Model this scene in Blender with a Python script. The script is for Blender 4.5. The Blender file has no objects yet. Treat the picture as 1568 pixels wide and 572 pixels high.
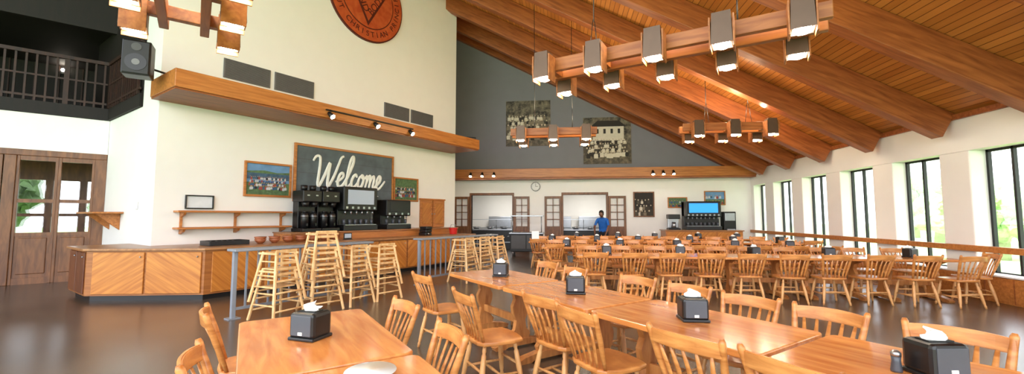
import bpy, bmesh, math, random
from mathutils import Vector, Matrix
random.seed(7)
R=math.radians
# ------------------------------------------------------------------ materials
def newmat(name):
    m=bpy.data.materials.new(name); m.use_nodes=True
    nt=m.node_tree; b=nt.nodes['Principled BSDF']; return m,nt,b
def rgb(r,g,b):
    f=lambda c:((c/255+0.055)/1.055)**2.4 if c>10 else c/255/12.92
    return (f(r),f(g),f(b),1)
def wood(name,c1,c2,scale=(1.5,14,14),rot=(0,0,0),rough=.35,bump=.05,coat=0):
    m,nt,b=newmat(name); N=nt.nodes; L=nt.links
    tc=N.new('ShaderNodeTexCoord'); mp=N.new('ShaderNodeMapping'); mp.inputs['Scale'].default_value=scale
    r0=N.new('ShaderNodeMapping'); r0.inputs['Rotation'].default_value=rot
    L.new(tc.outputs['Object'],r0.inputs[0]); L.new(r0.outputs[0],mp.inputs[0])
    n=N.new('ShaderNodeTexNoise'); n.inputs['Scale'].default_value=1.6; n.inputs['Detail'].default_value=6 if rot==(0,0,0) else 3; n.inputs['Distortion'].default_value=.6 if rot==(0,0,0) else .1
    L.new(mp.outputs[0],n.inputs[0])
    cr=N.new('ShaderNodeValToRGB'); cr.color_ramp.elements[0].position=.3; cr.color_ramp.elements[1].position=.7
    cr.color_ramp.elements[0].color=c1; cr.color_ramp.elements[1].color=c2
    L.new(n.outputs['Fac'],cr.inputs[0]); L.new(cr.outputs[0],b.inputs['Base Color'])
    b.inputs['Roughness'].default_value=rough
    if coat: b.inputs['Coat Weight'].default_value=coat; b.inputs['Coat Roughness'].default_value=.15
    bp=N.new('ShaderNodeBump'); bp.inputs['Strength'].default_value=bump; bp.inputs['Distance'].default_value=.01
    L.new(n.outputs['Fac'],bp.inputs['Height']); L.new(bp.outputs[0],b.inputs['Normal'])
    return m
def plain(name,c,rough=.5,metal=0,var=.06,scale=8,bump=0):
    m,nt,b=newmat(name); N=nt.nodes; L=nt.links
    tc=N.new('ShaderNodeTexCoord'); n=N.new('ShaderNodeTexNoise'); n.inputs['Scale'].default_value=scale; n.inputs['Detail'].default_value=4
    L.new(tc.outputs['Object'],n.inputs[0])
    cr=N.new('ShaderNodeValToRGB')
    cr.color_ramp.elements[0].position=.3; cr.color_ramp.elements[1].position=.7
    cr.color_ramp.elements[0].color=tuple(x*(1-var) for x in c[:3])+(1,)
    cr.color_ramp.elements[1].color=tuple(min(1,x*(1+var)) for x in c[:3])+(1,)
    L.new(n.outputs['Fac'],cr.inputs[0]); L.new(cr.outputs[0],b.inputs['Base Color'])
    b.inputs['Roughness'].default_value=rough; b.inputs['Metallic'].default_value=metal
    if bump:
        bp=N.new('ShaderNodeBump'); bp.inputs['Strength'].default_value=bump; bp.inputs['Distance'].default_value=.01
        L.new(n.outputs['Fac'],bp.inputs['Height']); L.new(bp.outputs[0],b.inputs['Normal'])
    return m
def emit(name,c,s):
    m,nt,b=newmat(name); b.inputs['Base Color'].default_value=c
    b.inputs['Emission Color'].default_value=c; b.inputs['Emission Strength'].default_value=s
    return m
def planks(name,c1,c2,cg,w=.14,axis='X',rough=.45):
    m,nt,b=newmat(name); N=nt.nodes; L=nt.links
    tc=N.new('ShaderNodeTexCoord'); sp=N.new('ShaderNodeSeparateXYZ'); L.new(tc.outputs['Object'],sp.inputs[0])
    dv=N.new('ShaderNodeMath'); dv.operation='DIVIDE'; dv.inputs[1].default_value=w; L.new(sp.outputs[axis],dv.inputs[0])
    fl=N.new('ShaderNodeMath'); fl.operation='FLOOR'; L.new(dv.outputs[0],fl.inputs[0])
    fr=N.new('ShaderNodeMath'); fr.operation='FRACT'; L.new(dv.outputs[0],fr.inputs[0])
    wn=N.new('ShaderNodeTexWhiteNoise'); wn.noise_dimensions='1D'; L.new(fl.outputs[0],wn.inputs['W'])
    n=N.new('ShaderNodeTexNoise'); mp=N.new('ShaderNodeMapping'); mp.inputs['Scale'].default_value=(8,1,8); L.new(tc.outputs['Object'],mp.inputs[0]); L.new(mp.outputs[0],n.inputs[0]); n.inputs['Scale'].default_value=1.2; n.inputs['Detail'].default_value=5
    ad=N.new('ShaderNodeMath'); ad.operation='ADD'; L.new(wn.outputs[0],ad.inputs[0]); L.new(n.outputs['Fac'],ad.inputs[1])
    ml=N.new('ShaderNodeMath'); ml.operation='MULTIPLY'; ml.inputs[1].default_value=.5; L.new(ad.outputs[0],ml.inputs[0])
    cr=N.new('ShaderNodeValToRGB'); cr.color_ramp.elements[0].color=c1; cr.color_ramp.elements[1].color=c2
    cr.color_ramp.elements[0].position=.15; cr.color_ramp.elements[1].position=.85
    L.new(ml.outputs[0],cr.inputs[0])
    gt=N.new('ShaderNodeMath'); gt.operation='GREATER_THAN'; gt.inputs[1].default_value=.1; L.new(fr.outputs[0],gt.inputs[0])
    mx=N.new('ShaderNodeMix'); mx.data_type='RGBA'; mx.inputs[6].default_value=cg; L.new(gt.outputs[0],mx.inputs[0]); L.new(cr.outputs[0],mx.inputs[7])
    L.new(mx.outputs[2],b.inputs['Base Color']); b.inputs['Roughness'].default_value=rough
    return m
M_chair=wood('honey_wood',rgb(174,104,48),rgb(224,156,88),(3,3,14),rough=.3)
M_chair2=wood('honey_wood_light',rgb(196,132,74),rgb(230,178,116),(14,14,3),rough=.35)
M_table=wood('table_wood',rgb(188,108,48),rgb(226,154,84),(1.2,10,10),rough=.18,coat=.4)
M_tableleg=wood('table_leg_wood',rgb(165,98,48),rgb(214,148,84),(10,10,2),rough=.35)
M_maple=wood('maple_wood',rgb(208,160,102),rgb(238,204,152),(8,8,3),rough=.4)
M_beam=wood('beam_wood',rgb(126,66,31),rgb(172,100,52),(1,10,10),rough=.45)
M_chbeam=wood('chandelier_wood',rgb(146,82,38),rgb(184,116,60),(1,10,10),rough=.45)
M_ledge=wood('ledge_wood',rgb(160,94,42),rgb(200,130,66),(1,12,12),rough=.4)
M_ceil=planks('ceiling_planks',rgb(168,102,42),rgb(212,142,70),rgb(104,58,24),.11)
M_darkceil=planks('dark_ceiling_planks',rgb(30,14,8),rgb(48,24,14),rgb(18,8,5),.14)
M_panelA=wood('counter_panel_diag_a',rgb(168,98,34),rgb(206,136,58),(.8,1,17),(0,R(45),0),rough=.35,bump=.02)
M_panelB=wood('counter_panel_diag_b',rgb(168,98,34),rgb(206,136,58),(.8,1,17),(0,R(-45),0),rough=.35,bump=.02)
M_panelF=wood('counter_frame_wood',rgb(136,80,34),rgb(176,112,56),(1,1,14),rough=.4)
M_panelShade=wood('counter_end_shaded_wood',rgb(85,44,24),rgb(120,70,38),(8,8,1.5),rough=.4)  # counter end in shadow: the shade is put into this darker brown
M_ctop=wood('counter_top_wood',rgb(140,94,58),rgb(180,130,84),(2,10,10),rough=.3)
M_frame=wood('door_frame_wood',rgb(92,54,28),rgb(134,86,48),(9,9,1.5),rough=.4)
M_loft=wood('loft_shaded_dark_wood',rgb(12,6,4),rgb(24,12,8),(9,9,1.5),rough=.7)  # dark wood; the loft's dimness is put into its near-black colour
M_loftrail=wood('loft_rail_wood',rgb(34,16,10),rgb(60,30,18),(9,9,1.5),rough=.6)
M_white=plain('white_wall_paint',rgb(240,238,235),.6,var=.012,scale=3)
M_graywall=plain('slate_gray_paint',rgb(122,122,129),.7,var=.03,scale=2)
M_black=plain('black_plastic',rgb(20,20,22),.35)
M_blackm=plain('black_metal',rgb(14,14,14),.5)
M_gray=plain('gray_metal_paint',rgb(142,150,162),.4,.3)
M_steel=plain('steel',rgb(170,174,180),.28,.9)
M_vent=plain('vent_gray',rgb(112,112,114),.5,.2)
M_ventd=plain('vent_slot_dark',rgb(72,72,74),.6)
M_napkin=plain('napkin_paper',rgb(238,238,236),.8,var=.02)
M_dispface=plain('dispenser_face_gray',rgb(74,78,86),.35,.1)
M_lampmetal=plain('lamp_box_bronze',rgb(100,80,66),.4,.4)
M_bulb=emit('warm_bulb',(1,.86,.66,1),50)
M_bulbs=emit('spot_bulb',(1,.88,.72,1),38)
M_glass,_nt,_b=newmat('clear_glass')
_b.inputs['Transmission Weight'].default_value=1; _b.inputs['Roughness'].default_value=0; _b.inputs['IOR'].default_value=1.05; _b.inputs['Alpha'].default_value=.15
M_red=plain('red_plastic',rgb(200,35,30),.4)
M_terra=plain('terracotta_bowl',rgb(160,92,56),.5)
M_blue=plain('blue_shirt',rgb(25,95,180),.8,var=.15)
M_navy=plain('dark_trousers',rgb(20,22,30),.85)
M_skin=plain('skin',rgb(110,72,52),.55)
M_hair=plain('black_hair',rgb(12,10,10),.7)
M_foliage=plain('foliage',rgb(150,190,118),.8,var=.4,scale=1.5,bump=.5)
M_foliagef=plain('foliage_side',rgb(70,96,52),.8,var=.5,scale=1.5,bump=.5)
M_bark=plain('bark',rgb(110,92,74),.9)
M_grass=plain('grass',rgb(150,184,112),.9,var=.2,scale=.5)
M_chalk=plain('chalkboard',rgb(92,102,110),.7,var=.22,scale=3)
M_chalkw=plain('chalk_white',rgb(245,245,240),.7)
M_floor,nt,b=newmat('stained_floor')
N=nt.nodes;L=nt.links
tc=N.new('ShaderNodeTexCoord'); n=N.new('ShaderNodeTexNoise'); n.inputs['Scale'].default_value=.9; n.inputs['Detail'].default_value=8; n.inputs['Roughness'].default_value=.65
L.new(tc.outputs['Object'],n.inputs[0]); cr=N.new('ShaderNodeValToRGB')
cr.color_ramp.elements[0].position=.3; cr.color_ramp.elements[1].position=.72
cr.color_ramp.elements[0].color=rgb(62,51,43); cr.color_ramp.elements[1].color=rgb(98,84,72)
L.new(n.outputs['Fac'],cr.inputs[0]); L.new(cr.outputs[0],b.inputs['Base Color']); b.inputs['Roughness'].default_value=.27
b.inputs['Coat Weight'].default_value=.25; b.inputs['Coat Roughness'].default_value=.2
# ------------------------------------------------------------------ mesh builder
class MB:
    def __init__(s): s.bm=bmesh.new(); s.mats=[]
    def mi(s,m):
        if m not in s.mats: s.mats.append(m)
        return s.mats.index(m)
    def merge(s,tb,mat,smooth=False):
        i=s.mi(mat)
        for f in tb.faces: f.material_index=i; f.smooth=smooth
        me=bpy.data.meshes.new('tmp'); tb.to_mesh(me); tb.free(); s.bm.from_mesh(me); bpy.data.meshes.remove(me)
    def box(s,lo,hi,mat,bev=0,rot=None,piv=None):
        tb=bmesh.new(); lo=Vector(lo);hi=Vector(hi); c=(lo+hi)/2; sz=hi-lo
        bmesh.ops.create_cube(tb,size=1,matrix=Matrix.Translation(c)@Matrix.Diagonal((abs(sz.x),abs(sz.y),abs(sz.z),1)))
        if bev: bmesh.ops.bevel(tb,geom=tb.edges[:],offset=bev,segments=2,affect='EDGES',profile=.5)
        if rot is not None:
            p=Vector(piv) if piv is not None else c
            bmesh.ops.transform(tb,matrix=Matrix.Translation(p)@rot@Matrix.Translation(-p),verts=tb.verts)
        s.merge(tb,mat)
    def cb(s,c,sz,mat,bev=0,rot=None):
        c=Vector(c);h=Vector(sz)/2; s.box(c-h,c+h,mat,bev,rot)
    def tube(s,pts,rad,mat,seg=10,ref=(1,0,0),smooth=True):
        tb=bmesh.new(); pts=[Vector(p) for p in pts]; n=len(pts); rings=[]
        if not isinstance(rad,(list,tuple)): rad=[rad]*n
        for i,p in enumerate(pts):
            t=(pts[min(i+1,n-1)]-pts[max(i-1,0)]).normalized()
            r=Vector(ref)
            if abs(r.dot(t))>.95: r=Vector((0,0,1)) if abs(t.z)<.9 else Vector((0,1,0))
            a=(r-t*r.dot(t)).normalized(); bb=t.cross(a)
            ra=rad[i]; rx,ry=ra if isinstance(ra,(tuple,list)) else (ra,ra)
            rings.append([tb.verts.new(p+a*rx*math.cos(2*math.pi*k/seg)+bb*ry*math.sin(2*math.pi*k/seg)) for k in range(seg)])
        for i in range(n-1):
            for k in range(seg):
                tb.faces.new((rings[i][k],rings[i][(k+1)%seg],rings[i+1][(k+1)%seg],rings[i+1][k]))
        tb.faces.new(rings[0][::-1]); tb.faces.new(rings[-1])
        s.merge(tb,mat,smooth)
    def prism(s,poly,z0,z1,mat,bev=0,M=None):
        tb=bmesh.new()
        f=tb.faces.new([tb.verts.new((x,y,z0)) for x,y in poly])
        r=bmesh.ops.extrude_face_region(tb,geom=[f]); vs=[g for g in r['geom'] if isinstance(g,bmesh.types.BMVert)]
        bmesh.ops.translate(tb,verts=vs,vec=(0,0,z1-z0))
        bmesh.ops.recalc_face_normals(tb,faces=tb.faces)
        if bev: bmesh.ops.bevel(tb,geom=[e for e in tb.edges if abs((e.verts[0].co-e.verts[1].co).z)<1e-5],offset=bev,segments=2,affect='EDGES',profile=.5)
        if M is not None: bmesh.ops.transform(tb,matrix=M,verts=tb.verts); bmesh.ops.recalc_face_normals(tb,faces=tb.faces)
        s.merge(tb,mat)
    def sphere(s,c,r,mat,sc=(1,1,1),u=16,v=10):
        tb=bmesh.new(); bmesh.ops.create_uvsphere(tb,u_segments=u,v_segments=v,radius=r,matrix=Matrix.Translation(c)@Matrix.Diagonal((*sc,1)))
        s.merge(tb,mat,True)
    def lathe(s,prof,c,mat,seg=20):
        s.tube([(c[0],c[1],c[2]+z) for r,z in prof],[max(r,.001) for r,z in prof],mat,seg)
    def mesh(s,name):
        me=bpy.data.meshes.new(name); s.bm.to_mesh(me); s.bm.free()
        for m in s.mats: me.materials.append(m)
        return me
def obj(name,me,M=None,parent=None):
    o=bpy.data.objects.new(name,me); bpy.context.collection.objects.link(o)
    if parent: o.parent=parent
    if M is not None: o.matrix_local=M
    return o
def T(x,y,z=0,a=0): return Matrix.Translation((x,y,z))@Matrix.Rotation(R(a),4,'Z')
XZ=Matrix(((1,0,0,0),(0,0,1,0),(0,1,0,0),(0,0,0,1)))
YZ=Matrix(((0,0,1,0),(1,0,0,0),(0,1,0,0),(0,0,0,1)))
FA=62.7
F=T(-7.98,7.28,0,FA)          # serving wall frame: x along wall, -y towards room
def rz(X): return 3.5+.527*(7.55-X)
# ------------------------------------------------------------------ shell
m=MB(); m.box((-22,-4,-.1),(7.95,24,0),M_floor); obj('floor',m.mesh('floor'))
RX=-8.5
m=MB()
m.prism([(8.6,rz(8.6)),(RX,rz(RX)),(RX,rz(RX)+.25),(8.6,rz(8.6)+.25)],-2.5,18.4,M_ceil,M=XZ)
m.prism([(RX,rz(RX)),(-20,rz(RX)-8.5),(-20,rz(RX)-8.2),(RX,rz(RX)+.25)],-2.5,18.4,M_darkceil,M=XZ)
obj('ceiling',m.mesh('ceiling'))
for k in range(-5,5):
    Y=9.1+1.85*k
    m=MB()
    L_=math.hypot(7.56-RX,rz(RX)-rz(7.56))
    m.box((-L_,-.13,-.52),(0,.13,-.01),M_beam,.012)
    o=obj('ceiling_beam',m.mesh('ceiling_beam')); o.matrix_world=Matrix.Translation((7.56,Y,rz(7.56)))@Matrix.Rotation(math.atan(.527),4,'Y')
m=MB(); m.box((-16,-.13,-.45),(0,.13,-.01),M_beam,.012); o=obj('ceiling_beam',m.mesh('ceiling_beam')); o.matrix_world=Matrix.Translation((7.56,17.86,rz(7.56)))@Matrix.Rotation(math.atan(.527),4,'Y')
# right wall with windows
m=MB(); ops=[(9.4+1.85*k,10.62+1.85*k) for k in range(-6,5)]; ops[-1]=(16.8,17.75)
x0,x1=7.56,7.95
m.box((x0,-2.5,0),(x1,18.0,.45),M_white); m.box((x0,-2.5,2.74),(x1,18.0,3.42),M_white)
y=-2.5
for a,b_ in ops+[(18.0,18.0)]:
    m.box((x0,y,.45),(x1,a,2.74),M_white,.02 if a-y>.1 else 0); y=b_
obj('wall_right',m.mesh('wall_right'))
for i,(a,b_) in enumerate(ops):
    m=MB(); X=7.84; w=.022
    for yy in (a+w,b_-w,a+(b_-a)*.62): m.box((X,yy-w,.45),(X+.06,yy+w,2.74),M_blackm)
    for zz in (.47,2.72,): m.box((X,a,zz-.025),(X+.06,b_,zz+.025),M_blackm)
    m.box((X+.025,a+.01,.46),(X+.03,b_-.01,2.73),M_glass)
    m.box((7.5,a+.01,.452),(7.83,b_-.01,.475),M_white)
    obj('window_%d'%(i+1),m.mesh('window'))
m=MB(); m.box((7.46,-2.5,.86),(7.555,17.95,.97),M_ledge,.01); obj('trim_rail_right',m.mesh('trim_rail'))
m=MB(); m.box((7.52,-2.5,0),(7.558,17.95,.44),M_ledge,.005)
for k in range(40): m.box((7.512,-2.4+k*.5,.02),(7.52,-2.385+k*.5,.43),M_beam)
obj('trim_wainscot_right',m.mesh('trim_w'))
m=MB(); m.box((7.50,-2.5,3.36),(7.56,18,3.46),M_beam); obj('trim_eave',m.mesh('trim_eave'))
# back wall
m=MB(); Y0,Y1=18.0,18.2
for a,b_ in ((-9,-4.0),(-2.2,0),(1.8,7.95)): m.box((a,Y0,0),(b_,Y1,2.42),M_white)
m.box((-9,Y0,2.42),(7.95,Y1,3.3),M_white)
m.prism([(-9,3.3),(7.95,3.3),(7.95,rz(7.95)),(-9,rz(-9)+.1)],Y0,Y1,M_graywall,M=XZ)
obj('wall_back',m.mesh('wall_back'))
m=MB(); m.box((-4.9,17.4,3.12),(7.55,18,3.5),M_ledge,.01); m.box((-4.9,17.45,3.06),(7.55,17.99,3.12),M_beam); obj('trim_back_ledge',m.mesh('tbl'))
# serving (box) wall
m=MB()
m.prism([(0,0),(8.74,0),(8.74,9.55),(0,11.6)],0,.25,M_white,M=XZ)
o=obj('wall_serving',m.mesh('wall_serving'),F)
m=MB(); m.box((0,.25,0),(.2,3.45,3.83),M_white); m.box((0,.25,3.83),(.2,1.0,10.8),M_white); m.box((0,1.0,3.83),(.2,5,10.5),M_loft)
obj('wall_serving_return',m.mesh('wsr'),F)
m=MB(); m.box((8.5,.25,0),(8.74,3.6,9.3),M_white); obj('wall_serving_end',m.mesh('wse'),F@T(0,0,0))
m=MB(); m.box((-.15,-1.3,3.83),(8.55,-.001,4.17),M_ledge,.012); m.box((-.13,-1.26,3.80),(8.53,-.001,3.829),M_beam)
obj('trim_serving_ledge',m.mesh('tsl'),F)
# left wall (doors) frame G : x towards P1, y into wall
G=T(-11.05,8.86,0,47.3)
m=MB(); m.box((-7,0,3.0),(0,.2,3.83),M_white); m.box((-7,-.02,2.862),(0,.2,3.0),M_frame,.01); obj('wall_left',m.mesh('wall_left'),G)
def glazed(m,x0,x1,rails,top=2.86,fr=.07,bot=0,panel=True,mull=False):
    for xx in (x0,x1-fr): m.box((xx,.0,bot),(xx+fr,.1,top),M_frame,.006)
    m.box((x0+fr,.01,bot),(x1-fr,.09,bot+.14),M_frame); m.box((x0+fr,.01,top-.1),(x1-fr,.09,top),M_frame)
    for z in rails: m.box((x0+fr,.01,z-.04),(x1-fr,.09,z+.04),M_frame)
    if panel:
        m.box((x0+fr,.03,bot+.14),(x1-fr,.07,rails[0]),M_frame)
        cx=(x0+x1)/2; cz=(bot+.14+rails[0])/2; hw=(x1-x0)/2-fr-.05; hz=(rails[0]-bot-.14)/2-.08
        m.box((cx-hw,.012,cz-hz),(cx+hw,.05,cz+hz),M_frame,.015)
    if mull:
        xm=(x0+x1)/2; m.box((xm-.015,.02,rails[0]),(xm+.015,.08,top-.1),M_frame)
    m.box((x0+fr,.045,rails[0]),(x1-fr,.05,top-.1),M_glass)
m=MB()
glazed(m,-.80,-.20,[1.1,1.85],fr=.05); glazed(m,-1.44,-.80,[1.1,1.85],fr=.05); m.box((-.2,-.01,0),(0,.12,2.86),M_frame)
m.box((-1.62,-.03,0),(-1.44,.15,2.86),M_frame,.01)
obj('window_12',m.mesh('sidelight'),G)
for i,xx in enumerate((-1.62,-2.7,-3.9,-4.98)):
    m=MB(); glazed(m,xx-1.05,xx-.02,[1.1,1.5,1.95,2.4],fr=.11,mull=True); m.box((xx-.11,-.06,1.0),(xx-.08,0,1.25),M_steel)
    obj('door_%d'%(i+1),m.mesh('door'),G)
# vestibule behind the doors, with its own outer windows
m=MB()
m.box((-8,3.0,0),(1,3.15,.8),M_frame); m.box((-8,3.0,2.5),(1,3.15,3.84),M_frame); m.box((.9,.2,0),(1.05,3.0,3.84),M_frame)
for k in range(14): m.box((-8+k*.66,2.98,.8),(-7.84+k*.66,3.16,2.5),M_frame)
m.box((-8,2.99,1.5),(1,3.14,1.58),M_frame)
obj('wall_vestibule',m.mesh('wv'),G)
# loft
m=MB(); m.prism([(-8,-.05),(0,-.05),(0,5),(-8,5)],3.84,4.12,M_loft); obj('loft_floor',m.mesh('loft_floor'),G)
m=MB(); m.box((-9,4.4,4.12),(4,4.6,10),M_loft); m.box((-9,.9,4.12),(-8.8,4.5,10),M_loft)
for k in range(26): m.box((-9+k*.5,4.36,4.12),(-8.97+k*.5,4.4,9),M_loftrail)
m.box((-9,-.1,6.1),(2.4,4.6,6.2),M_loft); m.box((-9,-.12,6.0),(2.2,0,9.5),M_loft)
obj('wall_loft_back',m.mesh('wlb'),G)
def railing(m,x0,x1,z0,h,y,mat,sp=.16,r=.018):
    m.box((x0,y-.04,z0+h-.08),(x1,y+.04,z0+h),mat); m.box((x0,y-.02,z0+.08),(x1,y+.02,z0+.13),mat); m.box((x0,y-.02,z0+h*.5),(x1,y+.02,z0+h*.5+.04),mat)
    n=int((x1-x0)/sp)
    for k in range(n+1):
        rr=r if k%7 else .045
        m.box((x0+k*sp-rr,y-r,z0+.0),(x0+k*sp+rr,y+r,z0+h-.05),mat)
m=MB(); railing(m,-7.5,-.08,4.125,1.15,0,M_loftrail); obj('loft_railing',m.mesh('loft_railing'),G)
H=T(-11.05,8.86,0,-27.3)
m=MB(); railing(m,0.02,2.4,4.125,1.15,-.05,M_loftrail); m.box((0,-.05,3.84),(2.4,.3,4.12),M_loft); obj('loft_railing_return',m.mesh('lrr'),H)
m=MB(); m.sphere((0,0,0),.05,M_bulbs); m.box((-.05,0,-.12),(.05,.1,.0),M_blackm); obj('wall_sconce',m.mesh('ws'),G@T(-1.4,4.25,5.95))
m=MB(); m.box((-.55,-.5,1.56),(.9,0,1.6),M_ledge,.01)
for xx in (-.2,.6): m.prism([(0,1.56),(-.4,1.56),(-.12,1.3),(0,1.2)],xx,xx+.05,M_ledge,M=YZ)
obj('wall_shelf',m.mesh('bs'),H@T(.7,0,0))
m=MB(); m.box((-.05,-.03,1.6),(.05,0,1.76),M_napkin,.01); obj('thermostat',m.mesh('th'),H@T(2.5,0,.05))
# ------------------------------------------------------------------ counter
cp=[(-.94,1.25),(-.94,0),(.33,-1.62),(8.0,-1.62),(8.0,-.01),(-.01,-.01),(-.01,1.25)]
ci=[(-.88,1.19),(-.88,.02),(.36,-1.56),(7.94,-1.56),(7.94,-.01),(-.01,-.01),(-.01,1.19)]
ct=[(-.80,1.10),(-.80,.05),(.39,-1.46),(7.86,-1.46),(7.86,-.01),(-.01,-.01),(-.01,1.10)]
m=MB(); m.prism(cp,.89,.93,M_ctop,.008); m.prism(ci,.1,.89,M_panelF); m.prism(ct,0,.1,M_black)
fa=math.degrees(math.atan2(-1.58,1.24))
FM=T(-.88,.02,0,fa); fl=math.hypot(1.24,1.58)
def panel(m,M,x0,x1,z0,z1,mat):
    tb=bmesh.new(); bmesh.ops.create_cube(tb,size=1,matrix=Matrix.Translation(((x0+x1)/2,-.012,(z0+z1)/2))@Matrix.Diagonal((x1-x0,.024,z1-z0,1)))
    bmesh.ops.bevel(tb,geom=tb.edges[:],offset=.006,segments=1,affect='EDGES'); bmesh.ops.transform(tb,matrix=M,verts=tb.verts); m.merge(tb,mat)
    m.sphere(M@Vector((x1-.06,-.035,z1-.08)),.014,M_steel,u=8,v=6)
panel(m,FM,.12,fl/2-.02,.13,.86,M_panelA); panel(m,FM,fl/2+.02,fl-.05,.13,.86,M_panelB)
for k in range(8):
    a=.47+k*.93; panel(m,T(0,-1.56),a,a+.87,.13,.86,M_panelA if k%2 else M_panelB)
panel(m,T(-.88,1.19,0,-90),.05,.55,.13,.86,M_panelShade); panel(m,T(-.88,1.19,0,-90),.6,1.12,.13,.86,M_panelShade)
m.box((2.3,-.8,.93),(8.0,-.01,1.10),M_ledge); m.box((2.27,-.84,1.10),(8.0,-.01,1.13),M_ctop,.006)
obj('serving_counter',m.mesh('serving_counter'),F)
m=MB()
for z in (1.60,1.26): m.box((.32,-.28,z-.02),(2.6,-.002,z+.02),M_ledge,.008)
for x in (.45,1.45,2.45):
    m.box((x-.02,-.05,1.14),(x+.02,-.002,1.62),M_ledge)
    for z in (1.58,1.24): m.prism([(0,z),(-.24,z),(-.2,z-.05),(-.04,z-.10),(0,z-.10)],x-.02,x+.02,M_ledge,M=YZ)
obj('wall_shelf',m.mesh('shelf2'),F)
# pictures: real flat prints with many small figures
M_face=plain('photo_face',rgb(180,140,114),.7); M_sepface=plain('sepia_face',rgb(190,176,152),.7)
cc=[plain('photo_c%d'%i,rgb(*c),.7) for i,c in enumerate([(60,84,130),(190,194,200),(150,70,62),(44,46,56),(196,200,206),(60,96,120)])]
sep=[plain('sepia_%d'%i,rgb(*c),.7) for i,c in enumerate([(36,31,26),(74,65,54),(122,110,92),(210,202,184),(58,50,40)])]
M_sky=plain('photo_sky',rgb(104,146,190),.6,var=.2,scale=4); M_green=plain('photo_grass',rgb(84,112,76),.6,var=.35,scale=14)
M_lake=plain('photo_lake',rgb(60,92,120),.6,var=.3,scale=12)
def sepbg(name,s,lo,hi):
    m,nt,b=newmat(name); N=nt.nodes;L=nt.links
    tc=N.new('ShaderNodeTexCoord'); n=N.new('ShaderNodeTexNoise'); n.inputs['Scale'].default_value=s; n.inputs['Detail'].default_value=10; n.inputs['Roughness'].default_value=.75
    L.new(tc.outputs['Object'],n.inputs[0]); cr=N.new('ShaderNodeValToRGB'); cr.color_ramp.elements[0].position=.40; cr.color_ramp.elements[1].position=.66
    cr.color_ramp.elements[0].color=lo; cr.color_ramp.elements[1].color=hi; L.new(n.outputs[0],cr.inputs[0]); L.new(cr.outputs[0],b.inputs['Base Color']); b.inputs['Roughness'].default_value=.6
    return m
M_sepbg=sepbg('sepia_trees',3.4,rgb(22,18,14),rgb(140,128,106)); M_sepgr=sepbg('sepia_ground',5,rgb(60,52,40),rgb(126,112,90))
def figure(m,x,z,s,y,col,face):
    "flat standing figure printed as thin relief; z = head centre, s = head radius"
    p=[(x-s*1.7,z-s*5.5),(x-s*1.9,z-s*2.4),(x-s*1.2,z-s*1.3),(x+s*1.2,z-s*1.3),(x+s*1.9,z-s*2.4),(x+s*1.7,z-s*5.5)]
    m.prism(p,y-.001,y,col,M=XZ)
    m.prism([(x+s*math.cos(k*math.pi/4)*.85,z+s*math.sin(k*math.pi/4)) for k in range(8)],y-.0016,y-.001,face,M=XZ)
def picture(name,M,w,h,cols,bg,low,frame,fr=.05,rows=3,n=9,seed=1,hr=.03,face=None,z0=-.3,z1=.2,horizon=-.1,extra=None):
    rnd=random.Random(seed); face=face or M_face
    m=MB(); m.box((-w/2,-.02,-h/2),(w/2,0,h/2),bg)
    m.box((-w/2,-.022,-h/2),(w/2,-.02,h*horizon),low)
    if extra: extra(m,w,h)
    for r in range(rows):
        k0=rows-1-r
        for k in range(n):
            x=-w*.43+w*.86*(k+.5*(r%2)*.9)/n+rnd.uniform(-.25,.25)*w/n
            z=h*(z0+(z1-z0)*k0/max(1,rows-1))+rnd.uniform(-.5,.5)*hr; s=hr*rnd.uniform(.8,1.1)*(1-.08*k0)
            if z-s*5.5<-h/2: z=-h/2+s*5.5
            figure(m,x,z,s,-.024-.003*r-.0002*k,rnd.choice(cols),face)
    if frame:
        for a,b_ in (((-w/2-fr,-h/2-fr),(w/2+fr,-h/2)),((-w/2-fr,h/2),(w/2+fr,h/2+fr)),((-w/2-fr,-h/2),(-w/2,h/2)),((w/2,-h/2),(w/2+fr,h/2))):
            m.box((a[0],-.05,a[1]),(b_[0],0,b_[1]),frame,.006)
    return obj(name,m.mesh(name),M)
def lake(m,w,h): m.box((-w/2,-.0225,0),(w/2,-.022,h*.22),M_lake); m.prism([(-w/2,h*.2),(w/2,h*.2),(w/2,h*.28),(w*.2,h*.24),(-w*.1,h*.3),(-w/2,h*.25)],-.0232,-.0226,M_green,M=XZ)
picture('framed_group_photo',F@T(2.13,-.002,2.37),.98,.72,cc,M_sky,M_green,M_ledge,seed=2,n=20,rows=4,hr=.015,z0=-.22,z1=.08,extra=lake)
picture('framed_group_photo',F@T(6.38,-.002,2.36),.92,.66,cc,M_green,M_green,M_ledge,seed=3,n=12,hr=.02,z0=-.2,z1=.1)
M_paper=plain('certificate_paper',rgb(215,220,226),.6)
picture('framed_certificate',F@T(.76,-.002,1.80),.46,.24,cc,M_paper,M_paper,M_black,fr=.025,rows=0)
def text(name,s,M,size,mat,ext=.004,parent=None,align='CENTER',shear=0):
    c=bpy.data.curves.new(name,'FONT'); c.body=s; c.size=size; c.extrude=ext; c.align_x=align; c.align_y='CENTER'; c.shear=shear
    c.materials.append(mat); o=bpy.data.objects.new(name,c); bpy.context.collection.objects.link(o)
    if parent: o.parent=parent
    o.matrix_local=M@Matrix.Rotation(R(90),4,'X'); return o
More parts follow.
